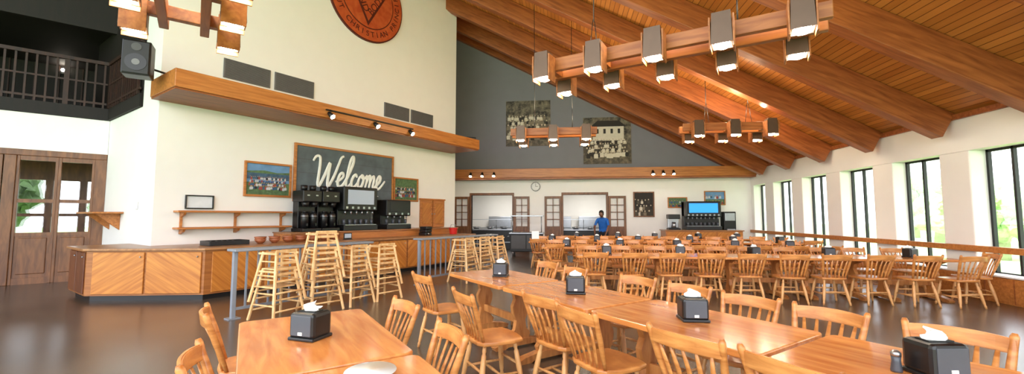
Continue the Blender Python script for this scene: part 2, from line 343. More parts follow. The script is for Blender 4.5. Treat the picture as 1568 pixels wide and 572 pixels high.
# welcome sign
m=MB(); m.box((-1.5,-.03,-.68),(1.5,0,.68),M_chalk)
for z in (-.35,0,.35): m.box((-1.5,-.033,z-.004),(1.5,-.03,z+.004),M_ventd)
for a,b_ in (((-1.56,-.74),(1.56,-.68)),((-1.56,.68),(1.56,.74)),((-1.56,-.68),(-1.5,.68)),((1.5,-.68),(1.56,.68))): m.box((a[0],-.06,a[1]),(b_[0],0,b_[1]),M_ledge,.006)
strokes=[[(-.35,1.75),(-.15,2.1),(.2,2.1),(.35,1.6),(.42,.8),(.5,.1),(.7,.05),(1.0,.8),(1.3,1.7),(1.35,1.0),(1.42,.2),(1.6,.02),(1.95,.8),(2.2,1.7),(2.35,2.2),(2.6,2.35)],
[(2.2,.35),(2.6,.5),(2.9,.8),(2.8,1.05),(2.55,.95),(2.42,.55),(2.5,.12),(2.8,0),(3.1,.25),(3.45,1.0),(3.72,1.9),(3.62,2.4),(3.4,2.1),(3.3,1.1),(3.35,.2),(3.55,0),(3.8,.3)],
[(4.4,.8),(4.25,1.02),(4.0,.85),(3.88,.4),(4.05,.03),(4.35,.1),(4.6,.45)],
[(4.95,1.0),(4.7,.8),(4.62,.35),(4.8,.02),(5.08,.15),(5.2,.6),(5.08,.95),(4.92,.98),(5.05,.8),(5.4,.85),(5.55,1.0),(5.58,.5),(5.52,.02)],
[(5.55,.3),(5.72,.85),(5.9,1.02),(6.0,.7),(5.97,.02)],[(6.0,.3),(6.15,.85),(6.35,1.02),(6.45,.7),(6.42,.2),(6.6,0),(6.85,.3),(7.15,.6),(7.2,.95),(7.0,1.05),(6.82,.7),(6.88,.15),(7.15,0),(7.5,.3),(7.8,.7)],
[(.6,-.45),(2.5,-.35),(4.5,-.4),(6.0,-.5),(7.3,-.6)]]
def catmull(p,n=6):
    out=[]; q=[p[0]]+p+[p[-1]]
    for i in range(1,len(q)-2):
        for k in range(n):
            t=k/n; a,b_,c,d=q[i-1:i+3]
            out.append(tuple(.5*((2*b_[j])+(-a[j]+c[j])*t+(2*a[j]-5*b_[j]+4*c[j]-d[j])*t*t+(-a[j]+3*b_[j]-3*c[j]+d[j])*t**3) for j in (0,1)))
    out.append(p[-1]); return out
for st in strokes:
    pp=catmull(st); sc=.29
    P=[((x-3.7+y*.22)*sc,-.045,(y-.9)*sc*1.25+.02) for x,y in pp]
    n_=len(P); rad=[(.010,(.046 if st is not strokes[-1] else .014)*(.5+.5*math.sin(math.pi*i/(n_-1))**.4)) for i in range(n_)]
    m.tube(P,rad,M_chalkw,8,ref=(0,1,0))
obj('welcome_sign',m.mesh('welcome_sign'),F@T(4.28,-.003,2.62))
for t,w in ((1.58,1.0),(2.68,1.0),(5.96,1.0),(7.04,1.0)):
    m=MB(); m.box((-w/2,-.03,-.22),(w/2,0,.22),M_vent,.004)
    for k in range(14): m.box((-w/2+.03,-.04,-.2+k*.03),(w/2-.03,-.03,-.19+k*.03),M_ventd)
    obj('wall_vent',m.mesh('vent'),F@T(t,-.002,4.80))
# round emblem
M_disc=wood('emblem_orange',rgb(176,68,30),rgb(200,96,50),(3,3,3),rough=.5); M_discd=plain('emblem_dark',rgb(86,30,16),.6)
m=MB(); 
m.tube([(0,0,0),(0,-.06,0)],1.30,M_discd,64,ref=(1,0,0),smooth=False)
m.tube([(0,-.06,0),(0,-.075,0)],1.26,M_disc,64,ref=(1,0,0),smooth=False)
m.tube([(0,-.075,0),(0,-.082,0)],.92,M_discd,64,ref=(1,0,0),smooth=False)
m.tube([(0,-.082,0),(0,-.09,0)],.89,M_disc,64,ref=(1,0,0),smooth=False)
m.prism([(-.76,.5),(.76,.5),(0,-.84)],-.098,-.09,M_discd,M=XZ); m.prism([(-.66,.44),(.66,.44),(0,-.70)],-.103,-.098,M_disc,M=XZ)
em=obj('round_emblem_sign',m.mesh('emblem'),F@T(4.75,-.002,8.0))
ring="PUT CHRISTIAN PRINCIPLES IN PRACTICE * "
for i,ch in enumerate(ring):
    if ch==' ': continue
    a=R(-90+(i-8)*360/len(ring))
    text('letter',ch,Matrix.Translation((1.08*math.cos(a),-.08,1.08*math.sin(a)))@Matrix.Rotation(-(a+math.pi/2),4,'Y'),.23,M_discd,parent=em)
text('word_body','BODY',Matrix.Translation((.26,-.106,-.12))@Matrix.Rotation(R(-58),4,'Y'),.30,M_discd,parent=em)
text('word_mind','MIND',Matrix.Translation((-.26,-.106,-.12))@Matrix.Rotation(R(58),4,'Y'),.30,M_discd,parent=em)
text('word_spirit','SPIRIT',Matrix.Translation((0,-.106,.28)),.26,M_discd,parent=em)
def speaker(M,w=.4,h=.62,d=.34):
    m=MB(); m.box((-w/2,-d,0),(w/2,0,h),M_black,.02); m.box((-w/2+.02,-d-.012,.02),(w/2-.02,-d,h-.02),M_blackm,.01)
    m.tube([(0,-d-.012,h*.36),(0,-d-.02,h*.36)],w*.38,M_black,24,smooth=False); m.tube([(0,-d-.02,h*.36),(0,-d-.024,h*.36)],w*.14,M_vent,16,smooth=False)
    m.tube([(0,-d-.012,h*.8),(0,-d-.02,h*.8)],w*.18,M_ventd,16,smooth=False)
    m.tube([(0,0,h*.5),(.1,.3,h*.5),(.34,.56,h*.5)],.02,M_blackm)
    obj('wall_speaker',m.mesh('speaker'),M)
speaker(F@T(-.45,-.55,4.0,-25)); speaker(F@T(8.85,-.6,3.85,-40),.36,.5,.3)
def spot(m,p,d):
    p=Vector(p);d=Vector(d).normalized()
    m.tube([p,p-Vector((0,0,.1))],.01,M_blackm,6); q=p-Vector((0,0,.12))
    m.tube([q-d*.08,q+d*.08],[.045,.065],M_blackm,14); m.tube([q+d*.081,q+d*.086],.058,M_bulbs,14)
m=MB(); m.box((2.75,-1.35,4.0),(5.45,-1.301,4.03),M_blackm)
for t in (2.85,4.15,5.35): spot(m,(t,-1.36,4.02),(.2,-.8,-.7))
obj('track_light',m.mesh('track_light'),F)
m=MB()
for X in (-3.9,-3.4,-2.9,3.6,4.0,4.4): m.tube([(X,17.36,3.3),(X,17.4,3.3)],.03,M_blackm); spot(m,(X,17.33,3.38),(0,-.5,-1))
obj('ledge_spotlights',m.mesh('ls'))
# ------------------------------------------------------------------ counter equipment
def coffee(M):
    m=MB(); m.box((-.24,-.28,0),(.24,.25,.08),M_black,.01); m.box((-.22,.0,.08),(.22,.24,1.0),M_black,.015); m.box((-.24,-.26,.72),(.24,.24,1.0),M_black,.02)
    for x in (-.11,.11):
        m.tube([(x,-.12,.08),(x,-.12,.42),(x,-.12,.46)],[.09,.09,.06],M_black,16); m.tube([(x,-.12,.46),(x,-.12,.5)],.05,M_black,12); m.tube([(x,-.12,.36),(x,-.12,.39)],.093,M_steel,16)
        m.box((x-.02,-.24,.14),(x+.02,-.2,.2),M_black); m.tube([(x,-.14,.60),(x,-.14,.72)],[.06,.1],M_black,14)
        m.cb((x,-.262,.88),(.06,.004,.03),M_steel)
        m.tube([(x,-.05,1.0),(x,-.05,1.13)],[.07,.08],M_black,12)
    obj('coffee_brewer',m.mesh('coffee'),M)
coffee(F@T(2.87,-.42,1.132)); coffee(F@T(3.37,-.42,1.132))
M_scr=emit('screen_glow',rgb(150,160,170),.25); M_scrb=emit('screen_blue',rgb(40,130,220),.8)
def soda(M,w,h,scr,name='soda_dispenser',nv=6):
    m=MB(); m.box((-w/2,-.35,0),(w/2,.3,.14),M_black,.01); m.box((-w/2,-.05,.14),(w/2,.3,h),M_black,.015)
    m.box((-w/2,-.32,h*.45),(w/2,.3,h),M_black,.03); m.box((-w/2+.12,-.33,h*.6),(w/2-.12,-.318,h*.93),scr,.004)
    m.box((-w/2+.04,-.34,.14),(w/2-.04,-.02,.155),M_steel)
    for k in range(nv):
        x=-w/2+.1+(w-.2)*k/(nv-1); m.tube([(x,-.24,h*.45),(x,-.24,h*.37)],[.03,.02],M_steel,10); m.cb((x,-.325,h*.52),(.06,.012,.06),M_steel,.003)
        m.lathe([(.035,0),(.045,.13)],(x,-.2,.157),M_dispface,10)
    return obj(name,m.mesh(name),M)
soda(F@T(4.2,-.42,1.132),1.05,1.15,M_scr); soda(F@T(5.5,-.42,1.132),.9,.85,M_black,nv=4)
m=MB()
for k in range(3): m.box((-.12+.02*k,-.15,.0+.09*k),(.14+.01*k,.15,.085+.09*k),M_black,.02)
m.tube([(0,-.152,.05),(0,-.17,.05)],.03,M_steel,8); obj('toaster',m.mesh('cd'),F@T(6.2,-1.1,.932))
m=MB(); m.tube([(0,0,0),(0,0,.2)],[.11,.14],M_red,20,smooth=False); m.tube([(.14,0,.19),(.1,0,.3),(-.1,0,.3),(-.14,0,.19)],.008,M_steel,6); obj('red_bucket',m.mesh('rb'),F@T(7.4,-1.15,.932))
m=MB()
for x in (-.57,.02): 
    m.box((x,-.06,0),(x+.55,0,.92),M_ledge,.01); m.box((x+.08,-.075,.1),(x+.47,-.055,.82),M_panelA,.012); 
m.box((-.6,-.08,.92),(.6,0,.97),M_ledge,.008); m.sphere((-.06,-.08,.45),.02,M_steel); m.sphere((.06,-.08,.45),.02,M_steel)
obj('wall_cabinet',m.mesh('wc'),F@T(7.56,-.003,1.135))
for k in range(7):
    m=MB(); m.lathe([(.05,0),(.09,.04),(.115,.09),(.10,.09),(.08,.05),(.001,.02)],(0,0,0),M_terra,18); m.lathe([(.055,.05),(.095,.09),(.12,.14),(.105,.14),(.08,.1),(.001,.08)],(0,0,0),M_terra,18)
    obj('serving_bowl',m.mesh('bowl'),F@T(1.55+k*.29,-1.0,.932))
m=MB(); m.box((-.35,-.22,0),(.35,.22,.02),M_black,.008)
for s in (-1,1): m.box((-.35,s*.22-.01,0),(.35,s*.22+.01,.09),M_black,.004); m.box((s*.35-.01,-.22,0),(s*.35+.01,.22,.09),M_black,.004)
for k in range(6): m.tube([(-.3+k*.1,-.18,.05),(-.3+k*.1,.18,.06)],.018,M_steel,6)
obj('cutlery_tray',m.mesh('ctray'),F@T(.95,-.85,.932))
m=MB()
m.box((-.12,-.03,0),(.12,.03,.01),M_black); m.box((-.11,-.01,.01),(.11,.01,.16),M_black,.004); m.box((-.09,-.013,.04),(.09,-.01,.14),M_scr); obj('card_terminal',m.mesh('cterm'),F@T(3.5,-1.2,.932))
def barrail(M,ln):
    m=MB(); m.box((-.03,-.03,0),(.03,.03,1.0),M_gray,.006); m.box((ln-.03,-.03,0),(ln+.03,.03,1.0),M_gray,.006)
    m.box((-.06,-.14,.98),(ln+.06,.14,1.02),M_gray,.01); m.box((0,-.015,.12),(ln,.015,.16),M_gray)
    n=int(ln/.16)
    for k in range(1,n): m.box((ln*k/n-.012,-.012,.14),(ln*k/n+.012,.012,.98),M_gray)
    for x in (0,ln): m.box((x-.08,-.08,0),(x+.08,.08,.015),M_gray)
    obj('queue_railing',m.mesh('rail'),M)
barrail(F@T(0.05,-3.5),2.3); barrail(F@T(3.72,-3.5),2.7)
def highchair(st):
    m=MB()
    for i in range(st):
        z0=.26*i; 
        def P(sx,sy,z): k=(.72-z)/.72; return (sx*(.15+.11*k),sy*(.14+.13*k),z+z0)
        for sx in (-1,1):
            for sy in (-1,1): 
                m.tube([P(sx,sy,0.0),P(sx,sy,.72)],(.022),M_maple,6,smooth=False)
        for z in (.14,.30):
            for s in (-1,1): m.tube([P(-1,s,z),P(1,s,z)],.014,M_maple,6); 
        for z in (.22,.38):
            for s in (-1,1): m.tube([P(s,-1,z),P(s,1,z)],.014,M_maple,6)
        m.box((-.16,-.16,.46+z0),(.16,.16,.48+z0),M_maple,.006)
        for s in (-1,1): m.box((s*.17-.015,-.19,.68+z0),(s*.17+.015,.2,.71+z0),M_maple,.005); m.tube([P(s,-1,.58),P(s,1,.58)],.012,M_maple,6)
        for z in (.56,.66,.735): m.box((-.17,-.165,z-.025+z0),(.17,-.15,z+.015+z0),M_maple,.004)
        m.box((-.19,.15,.68+z0),(.19,.20,.71+z0),M_maple,.005)
    return m.mesh('high_chair')
hc2=highchair(2); hc3=highchair(3)
for t,n_,me,a in ((.45,-3.98,hc2,10),(1.15,-3.95,hc3,-8),(1.72,-3.98,hc2,5),(2.3,-4.02,hc2,-4),(4.7,-3.95,hc2,5),(5.3,-3.95,hc2,-5),(5.9,-3.95,hc2,8)):
    obj('high_chair',me,F@T(t,n_,0,a))
# ------------------------------------------------------------------ dining chair
def chairmesh():
    m=MB()
    seat=[(-.20,.19),(-.12,.215),(0,.222),(.12,.215),(.20,.19),(.225,.10),(.215,-.05),(.19,-.17),(.13,-.205),(0,-.215),(-.13,-.205),(-.19,-.17),(-.215,-.05),(-.225,.10)]
    m.prism(seat,.425,.462,M_chair,.012)
    def turn(a,b_,r=.019):
        a=Vector(a);b_=Vector(b_); f=[0,.12,.16,.2,.5,.8,.86,.9,1]; rr=[.75,.95,.7,1.05,1.3,1.0,.72,.95,.65]
        m.tube([a.lerp(b_,t) for t in f],[r*x for x in rr],M_chair2,10)
    FL={}
    for sx in (-1,1):
        for sy in (-1,1):
            a=(sx*.14,sy*.14,.43); b_=(sx*.205,sy*.205-.01,0); turn(a,b_); FL[(sx,sy)]=(Vector(a),Vector(b_))
    def at(k,t): a,b_=FL[k]; return a.lerp(b_,t)
    def st(a,b_): m.tube([a,a.lerp(b_,.5),b_],[.009,.014,.009],M_chair2,8)
    for s in (-1,1): st(at((s,-1),.6),at((s,1),.6))
    st(at((-1,-1),.6).lerp(at((-1,1),.6),.5),at((1,-1),.6).lerp(at((1,1),.6),.5)); st(at((-1,1),.45),at((1,1),.45)); st(at((-1,-1),.5),at((1,-1),.5))
    for s in (-1,1):
        m.tube([(s*.165,-.16,.45),(s*.18,-.195,.56),(s*.198,-.235,.68),(s*.213,-.275,.80),(s*.219,-.292,.855),(s*.221,-.297,.872)],[.012,.017,.021,.018,.019,.012],M_chair,10)
    n=12; 
    tb=bmesh.new(); rows=[]
    for i in range(n+1):
        x=-.225+.45*i/n; k=1-(x/.225)**2; yb=-.268-.045*k; zt=.845+.012*k; zb=.765+.004*k
        rows.append([tb.verts.new((x,yb-.012-.01,zt)),tb.verts.new((x,yb+.010-.01,zt)),tb.verts.new((x,yb+.012,zb)),tb.verts.new((x,yb-.010,zb))])
    for i in range(n):
        for k in range(4): tb.faces.new((rows[i][k],rows[i+1][k],rows[i+1][(k+1)%4],rows[i][(k+1)%4]))
    tb.faces.new(rows[0]); tb.faces.new(rows[-1][::-1]); bmesh.ops.recalc_face_normals(tb,faces=tb.faces)
    bmesh.ops.bevel(tb,geom=[e for e in tb.edges if abs((e.verts[0].co-e.verts[1].co).normalized().x)>.7],offset=.006,segments=2,affect='EDGES')
    m.merge(tb,M_chair)
    for k in range(5):
        u=(k-2)/2; xb=u*.115; xt=u*.155; kk=1-(xt/.225)**2
        m.tube([(xb,-.185,.455),(xb*1.05,-.205,.53),(xb*1.2,-.232-.01*kk,.64),(xt,-.262-.04*kk,.77)],[(.008,.008),(.015,.007),(.017,.007),(.010,.007)],M_chair,8)
    return m.mesh('dining_chair')
CH=chairmesh()
def chair(x,y,a): obj('dining_chair',CH,T(x,y,0,a))
def tablemesh():
    m=MB(); L_,W=1.305,.84; r=.05; poly=[]
    for cx,cy,a0 in ((L_/2-r,W/2-r,0),(-L_/2+r,W/2-r,90),(-L_/2+r,-W/2+r,180),(L_/2-r,-W/2+r,270)):
        for k in range(5): a=R(a0+k*22.5); poly.append((cx+r*math.cos(a),cy+r*math.sin(a)))
    m.prism(poly,.708,.75,M_table,.008)
    m.box((-L_/2+.12,-.03,.66),(L_/2-.12,.03,.708),M_tableleg)
    prof=[(-.10,.07),(-.13,.14),(-.08,.20),(-.06,.30),(-.10,.38),(-.11,.46),(-.07,.54),(-.10,.62),(-.2,.66),(-.3,.70),(-.3,.708),(.3,.708),(.3,.70),(.2,.66),(.10,.62),(.07,.54),(.11,.46),(.10,.38),(.06,.30),(.08,.20),(.13,.14),(.10,.07)]
    foot=[(-.34,0),(-.36,.035),(-.30,.06),(-.12,.09),(.12,.09),(.30,.06),(.36,.035),(.34,0),(.22,0),(.18,.02),(-.18,.02),(-.22,0)]
    for x in (-.42,.42):
        m.prism(prof,x-.03,x+.03,M_tableleg,0,M=YZ); m.prism(foot,x-.045,x+.045,M_tableleg,0,M=YZ)
    m.box((-.42,-.02,.25),(.42,.02,.34),M_tableleg,.006)
    return m.mesh('dining_table')
TB=tablemesh()
def dispmesh(seed=0):
    rnd=random.Random(seed); m=MB()
    m.box((-.095,-.085,0),(.095,.085,.02),M_black,.006); m.box((-.092,-.08,.012),(.092,.08,.165),M_black,.022)
    for s in (-1,1): m.box((-.074,s*.080-.004,.03),(.074,s*.080+.004,.15),M_dispface,.003); m.cb((0,s*.086,.045),(.03,.004,.018),M_napkin)
    m.box((-.06,-.035,.163),(.06,.035,.170),M_blackm)
    tb=bmesh.new(); g=[]
    for i in range(9):
        row=[]
        for j in range(7):
            u=i/8-.5; v=j/6
            row.append(tb.verts.new((u*.10*(1+.25*v)+rnd.uniform(-.004,.004),(.022*math.sin(u*9+v*2)+.02*(v-.4))*(.4+v)+rnd.uniform(-.004,.004),.16+v*(.062-.05*abs(u)*1.2)+rnd.uniform(-.003,.003))))
        g.append(row)
    for i in range(8):
        for j in range(6): tb.faces.new((g[i][j],g[i+1][j],g[i+1][j+1],g[i][j+1]))
    m.merge(tb,M_napkin,True)
    tb=bmesh.new(); bmesh.ops.create_cone(tb,cap_ends=True,segments=9,radius1=.05,radius2=.02,depth=.045,matrix=Matrix.Translation((0,0,.187))@Matrix.Diagonal((1.1,.6,1,1)))
    for v in tb.verts: v.co+=Vector((rnd.uniform(-.006,.006),rnd.uniform(-.006,.006),rnd.uniform(-.004,.004)))
    m.merge(tb,M_napkin)
    return m.mesh('napkin_dispenser')
DP=[dispmesh(i) for i in range(3)]
ta=-49.95
RW=T(-.79,5.28,0,ta)
def inrow(Fr,x,y,a,me,name,z=0): obj(name,me,Fr@T(x,y,z,a))
for i in range(4):
    inrow(RW,1.34*i,0,0,TB,'dining_table'); inrow(RW,(0,1.40,2.67,3.94)[i],0,(48,50,52,58)[i],DP[i%3],'napkin_dispenser',.7502)
for x,y,a in ((.02,-.78,4),(1.30,-.88,-5),(1.74,-.42,3),(2.30,-.50,-4),(3.07,-.42,3),(3.64,-.42,-6),(4.3,-.45,3)): inrow(RW,x,y,a,CH,'dining_chair')
for x,y,a in ((-.2,.62,180),(.5,.50,176),(1.5,.52,183),(2.1,.50,178),(2.72,.42,182),(3.25,.39,177),(3.90,.42,184),(4.52,.42,180)): inrow(RW,x,y,a,CH,'dining_chair')
RA=T(-1.99,3.06,0,-50.6)
for i in range(2): inrow(RA,.67+1.34*i,0,0,TB,'dining_table')
inrow(RA,.72,-.04,40,DP[1],'napkin_dispenser',.7502)
for x,y,a in ((.0,-.32,3),(1.14,-.31,-4),(.50,.35,184),(1.34,.33,176)): inrow(RA,x,y,a,CH,'dining_chair')
m=MB(); m.lathe([(.06,0),(.09,.008),(.12,.022),(.118,.026),(.085,.012),(.001,.010)],(0,0,0),M_napkin,32); obj('plate',m.mesh('plate'),RA@T(1.55,.12,.7502))
m=MB(); m.lathe([(.022,0),(.024,.01),(.018,.05),(.02,.075)],(0,0,0),M_dispface,16); m.lathe([(.021,.075),(.021,.09),(.010,.102)],(0,0,0),M_steel,16); obj('salt_shaker',m.mesh('salt'),RW@T(3.82,-.09,.7502))
m=MB(); m.prism([(-.06,0),(.06,0),(.005,.30),(-.005,.30)],-.11,.11,M_napkin,M=YZ); obj('table_tent_sign',m.mesh('tent'),T(-.86,12.9,.7502,5))
rnd=random.Random(3)
rows=[(8.6,.9,5,True),(10.8,.1,6,True),(13.0,-.4,6,True),(15.2,.5,5,False)]
for Y,X0,n_,far in rows:
    for i in range(n_):
        X=X0+1.34*i
        if X>6.75: continue
        obj('dining_table',TB,T(X,Y,0)); obj('napkin_dispenser',DP[i%3],T(X+rnd.uniform(-.1,.1),Y,.7502,rnd.uniform(-20,20)))
        for dx in (-.33,.33):
            chair(X+dx+rnd.uniform(-.03,.03),Y-.56+rnd.uniform(-.06,.03),rnd.uniform(-9,9))
            if far: chair(X+dx+rnd.uniform(-.03,.03),Y+.54+rnd.uniform(-.02,.06),180+rnd.uniform(-9,9))
chair(7.1,8.35,75); chair(-.05,8.5,-85)
# ------------------------------------------------------------------ chandeliers
def chandelier(x,y,a,n,zb=3.5,sp=.78,off=.42):
    m=MB(); half=(n-1)*sp/2
    for s in (-1,1): m.box((-half-.3,s*.19-.045,.17),(half+.3,s*.19+.045,.36),M_chbeam,.008)
    for k in range(n):
        X=-half+k*sp
        m.box((X-.045,-off,.19),(X+.045,off,.33),M_chbeam,.006)
        for s in (-1,1):
            cy=s*off; w=.115; w2=.10
            for q in (0,1,2,3):
                M_=Matrix.Translation((X,cy,0))@Matrix.Rotation(q*math.pi/2,4,'Z')
                tb=bmesh.new(); v=[tb.verts.new(M_@Vector(p)) for p in ((-w,-w,0),(w,-w,0),(w2,-w2,.38),(-w2,-w2,.38),(-w+.012,-w+.012,0),(w-.012,-w+.012,0),(w2-.012,-w2+.012,.38),(-w2+.012,-w2+.012,.38))]
                for f in ((0,1,2,3),(7,6,5,4),(0,4,5,1),(3,2,6,7)): tb.faces.new([v[i] for i in f])
                m.merge(tb,M_lampmetal)
            for sx in (-1,1): m.box((X+sx*.125-.009,cy-.11,-.05),(X+sx*.125+.009,cy+.11,.33),M_chbeam,.003)
            m.box((X-.1,cy-.1,.10),(X+.1,cy+.1,.11),M_lampmetal)
            m.lathe([(.03,-.03),(.065,-.022),(.088,.0),(.088,.02),(.05,.09)],(X,cy,0),M_bulb,20)
    for s in (-1,1):
        xx=s*half*.6; wx=x+xx*math.cos(R(a)); top=rz(wx)-zb-.02
        for t in (-.19,.19): m.tube([(xx,t,.36),(xx,t*.2,.9)],.006,M_blackm,6)
        m.tube([(xx,0,.88),(xx,0,top)],.008,M_blackm,6)
    o=obj('wooden_chandelier',m.mesh('chandelier'),T(x,y,zb,a))
    for k in range(n):
        if n>3 and k%2: continue
        l=bpy.data.lights.new('added_ceiling_glow','POINT'); l.energy=34; l.color=(1,.82,.56); l.shadow_soft_size=.08  # added point lights for a warm ceiling glow, not part of the fixture
        lo=bpy.data.objects.new('added_ceiling_glow',l); bpy.context.collection.objects.link(lo); lo.parent=o; lo.location=(-half+k*sp,0,.75)
chandelier(1.33,5.76,-23.7,5); chandelier(4.2,11.2,0,3,sp=.85); chandelier(-.25,11.3,0,3,sp=.85); chandelier(-3.16,2.99,-45.8,5)
# ------------------------------------------------------------------ back wall things
def house(m,w,h):
    m.box((-.6,-.0225,.0),(.7,-.022,.62),sep[3]); m.prism([(-.7,.6),(.8,.6),(.5,.85),(-.4,.85)],-.0228,-.022,sep[0],M=XZ)
    for x in (-.4,-.1,.2,.5): m.box((x-.05,-.0232,.3),(x+.05,-.0226,.5),sep[0])
picture('historic_photo_print',T(-1.5,17.995,5.55),1.95,2.0,[sep[3],sep[3],sep[2],sep[0]],M_sepbg,M_sepgr,None,rows=5,n=13,seed=5,hr=.052,face=M_sepface,z0=-.24,z1=.16,horizon=-.15)
picture('historic_photo_print',T(1.87,17.995,4.72),2.0,2.0,[sep[3],sep[3],sep[0],sep[1]],M_sepbg,M_sepgr,None,rows=4,n=14,seed=6,hr=.046,face=M_sepface,z0=-.24,z1=.02,horizon=-.1,extra=house)
picture('framed_poster',T(3.33,17.995,2.0),.75,.95,sep,sep[0],sep[4],M_frame,rows=3,n=5,seed=8,hr=.035,face=M_sepface)
picture('framed_group_photo',T(4.68,17.995,2.07),.70,.36,cc,M_green,M_green,M_ledge,fr=.04,rows=2,n=6,seed=9,hr=.02)
picture('framed_group_photo',T(6.15,17.995,2.25),.74,.5,cc,M_sky,M_green,M_ledge,fr=.04,rows=2,n=6,seed=10,hr=.025)
m=MB(); m.tube([(0,0,0),(0,-.05,0)],.2,M_black,32,smooth=False); m.tube([(0,-.05,0),(0,-.055,0)],.175,M_napkin,32,smooth=False)
m.box((-.008,-.06,0),(.008,-.056,.13),M_black); m.box((0,-.06,-.008),(.1,-.056,.008),M_black)
for k in range(12): a=R(30*k); m.cb((.15*math.cos(a),-.057,.15*math.sin(a)),(.015,.004,.015),M_black)
obj('wall_clock',m.mesh('clock'),T(-1.18,17.995,2.78))
def leaf(name,x0,x1,Y=17.93):
    m=MB(); fr=.09; top=2.36
    for xx in (x0,x1-fr): m.box((xx,Y,.02),(xx+fr,Y+.05,top),M_frame,.006)
    for z0,z1 in ((.02,.2),(.95,1.08),(top-.1,top)): m.box((x0+fr,Y,z0),(x1-fr,Y+.05,z1),M_frame)
    m.box((x0+fr,Y+.01,.2),(x1-fr,Y+.04,.95),M_frame); m.box((x0+fr+.04,Y-.005,.26),(x1-fr-.04,Y+.02,.89),M_frame,.01)
    xm=(x0+x1)/2; m.box((xm-.015,Y,1.08),(xm+.015,Y+.05,top-.1),M_frame)
    for z in (1.38,1.68,1.98): m.box((x0+fr,Y,z-.015),(x1-fr,Y+.05,z+.015),M_frame)
    m.box((x0+fr,Y+.022,1.08),(x1-fr,Y+.027,top-.1),M_glass)
    obj(name,m.mesh('leaf'))
leaf('door_5',-4.75,-4.08); leaf('door_6',-2.12,-1.45); leaf('door_7',-.80,-.08); leaf('door_8',1.88,2.60)
m=MB()
for a,b_ in ((-4.0,-2.2),(0,1.8)):
    for xx in (a-.08,b_): m.box((xx,17.96,0),(xx+.08,18.22,2.42),M_frame,.008)
    m.box((a-.08,17.96,2.42),(b_+.08,18.22,2.52),M_frame,.008)
obj('trim_door_frames',m.mesh('tdf'))
m=MB(); m.box((-9,23,0),(7.95,23.2,3.2),M_white); m.box((-9,18.2,3.2),(7.95,23.2,3.3),M_white); m.box((-9.2,18.2,0),(-9,23.2,3.2),M_white); m.box((7.95,18,0),(8.1,23.2,3.3),M_white); obj('wall_kitchen',m.mesh('wk'))
for X in (-3.1,.9):
    m=MB(); m.box((X-1.3,19.2,0),(X+1.3,19.9,.86),M_black,.01); m.box((X-1.35,19.1,.86),(X+1.35,20,.92),M_steel,.008); m.box((X-1.3,19.12,.3),(X+1.3,19.18,.34),M_steel)
    for xx in (-1.2,0,1.2): m.tube([(X+xx,19.25,.92),(X+xx,19.25,1.35)],.015,M_steel,8)
    m.box((X-1.3,19.1,1.35),(X+1.3,19.6,1.37),M_steel); 
    for k in range(4): m.lathe([(.12,0),(.2,.1),(.18,.1),(.001,.04)],(X-1+k*.66,19.6,.92),M_steel,14)
    obj('serving_line_counter',m.mesh('slc'))
m=MB(); m.box((-4.5,22.4,0),(4,22.98,.9),M_steel,.01)
for k in range(5): m.box((-4+k*1.6,22.3,.9),(-2.8+k*1.6,22.9,1.5),M_steel,.01)
obj('kitchen_cabinet_run',m.mesh('kc'))
for X in (-3,1.2,5):
    l=bpy.data.lights.new('kitchen_light','AREA'); l.energy=50; l.size=1.2; l.color=(1,.95,.86); o=bpy.data.objects.new('kitchen_ceiling_light',l); o.location=(X,20.8,3.15); bpy.context.collection.objects.link(o)
# salad bar cart
m=MB(); m.box((-.6,-.35,.2),(.6,.35,.85),M_blackm,.02); m.box((-.64,-.39,.85),(.64,.39,.9),M_steel,.01)
for k in range(3): m.box((-.55+k*.38,-.28,.895),(-.22+k*.38,.28,.905),M_black)
for sx in (-1,1):
    for sy in (-1,1):
        m.tube([(sx*.5,sy*.27,.2),(sx*.5,sy*.27,.09)],.02,M_steel,8); m.tube([(sx*.5-.02,sy*.27,.065),(sx*.5+.02,sy*.27,.065)],.065,M_black,16,ref=(0,1,0))
    m.tube([(sx*.55,0,.9),(sx*.55,0,1.5)],.018,M_steel,8)
    m.tube([(sx*.64,-.25,.75),(sx*.72,-.25,.75),(sx*.72,.25,.75),(sx*.64,.25,.75)],.012,M_steel,8)
m.box((-.62,-.12,1.5),(.62,.12,1.54),M_steel,.008)
m.box((-.58,-.40,1.18),(.58,-.395,1.56),M_glass,rot=Matrix.Rotation(R(-38),4,'X')); m.box((-.58,.39,1.18),(.58,.395,1.56),M_glass,rot=Matrix.Rotation(R(38),4,'X'))
m.box((-.56,-.362,.3),(.0-.02,-.35,.8),M_ventd,.006); m.box((.02,-.362,.3),(.56,-.35,.8),M_ventd,.006)
obj('salad_bar_cart',m.mesh('cart'),T(-1.38,15.9,0))
m=MB(); m.box((3.9,16.75,.1),(6.7,17.6,.94),M_ledge); m.box((3.95,16.8,0),(6.65,17.6,.1),M_black); m.box((3.86,16.7,.94),(6.74,17.65,.98),M_ctop,.008)
for k in range(3): m.box((3.95+k*.92,16.73,.15),(4.82+k*.92,16.75,.9),M_panelA,.006)
obj('beverage_counter',m.mesh('bc'))
soda(T(5.35,17.2,.982),1.3,1.1,M_scrb,nv=8)
m=MB(); m.box((-.22,-.2,0),(.22,.2,.06),M_black,.01); m.box((-.2,.0,.06),(.2,.2,.55),M_steel,.02); m.box((-.22,-.2,.42),(.22,.2,.6),M_black,.02); m.tube([(0,-.08,.06),(0,-.08,.3)],[.09,.07],M_steel,16); obj('coffee_brewer',m.mesh('cm2'),T(4.3,17.2,.982))
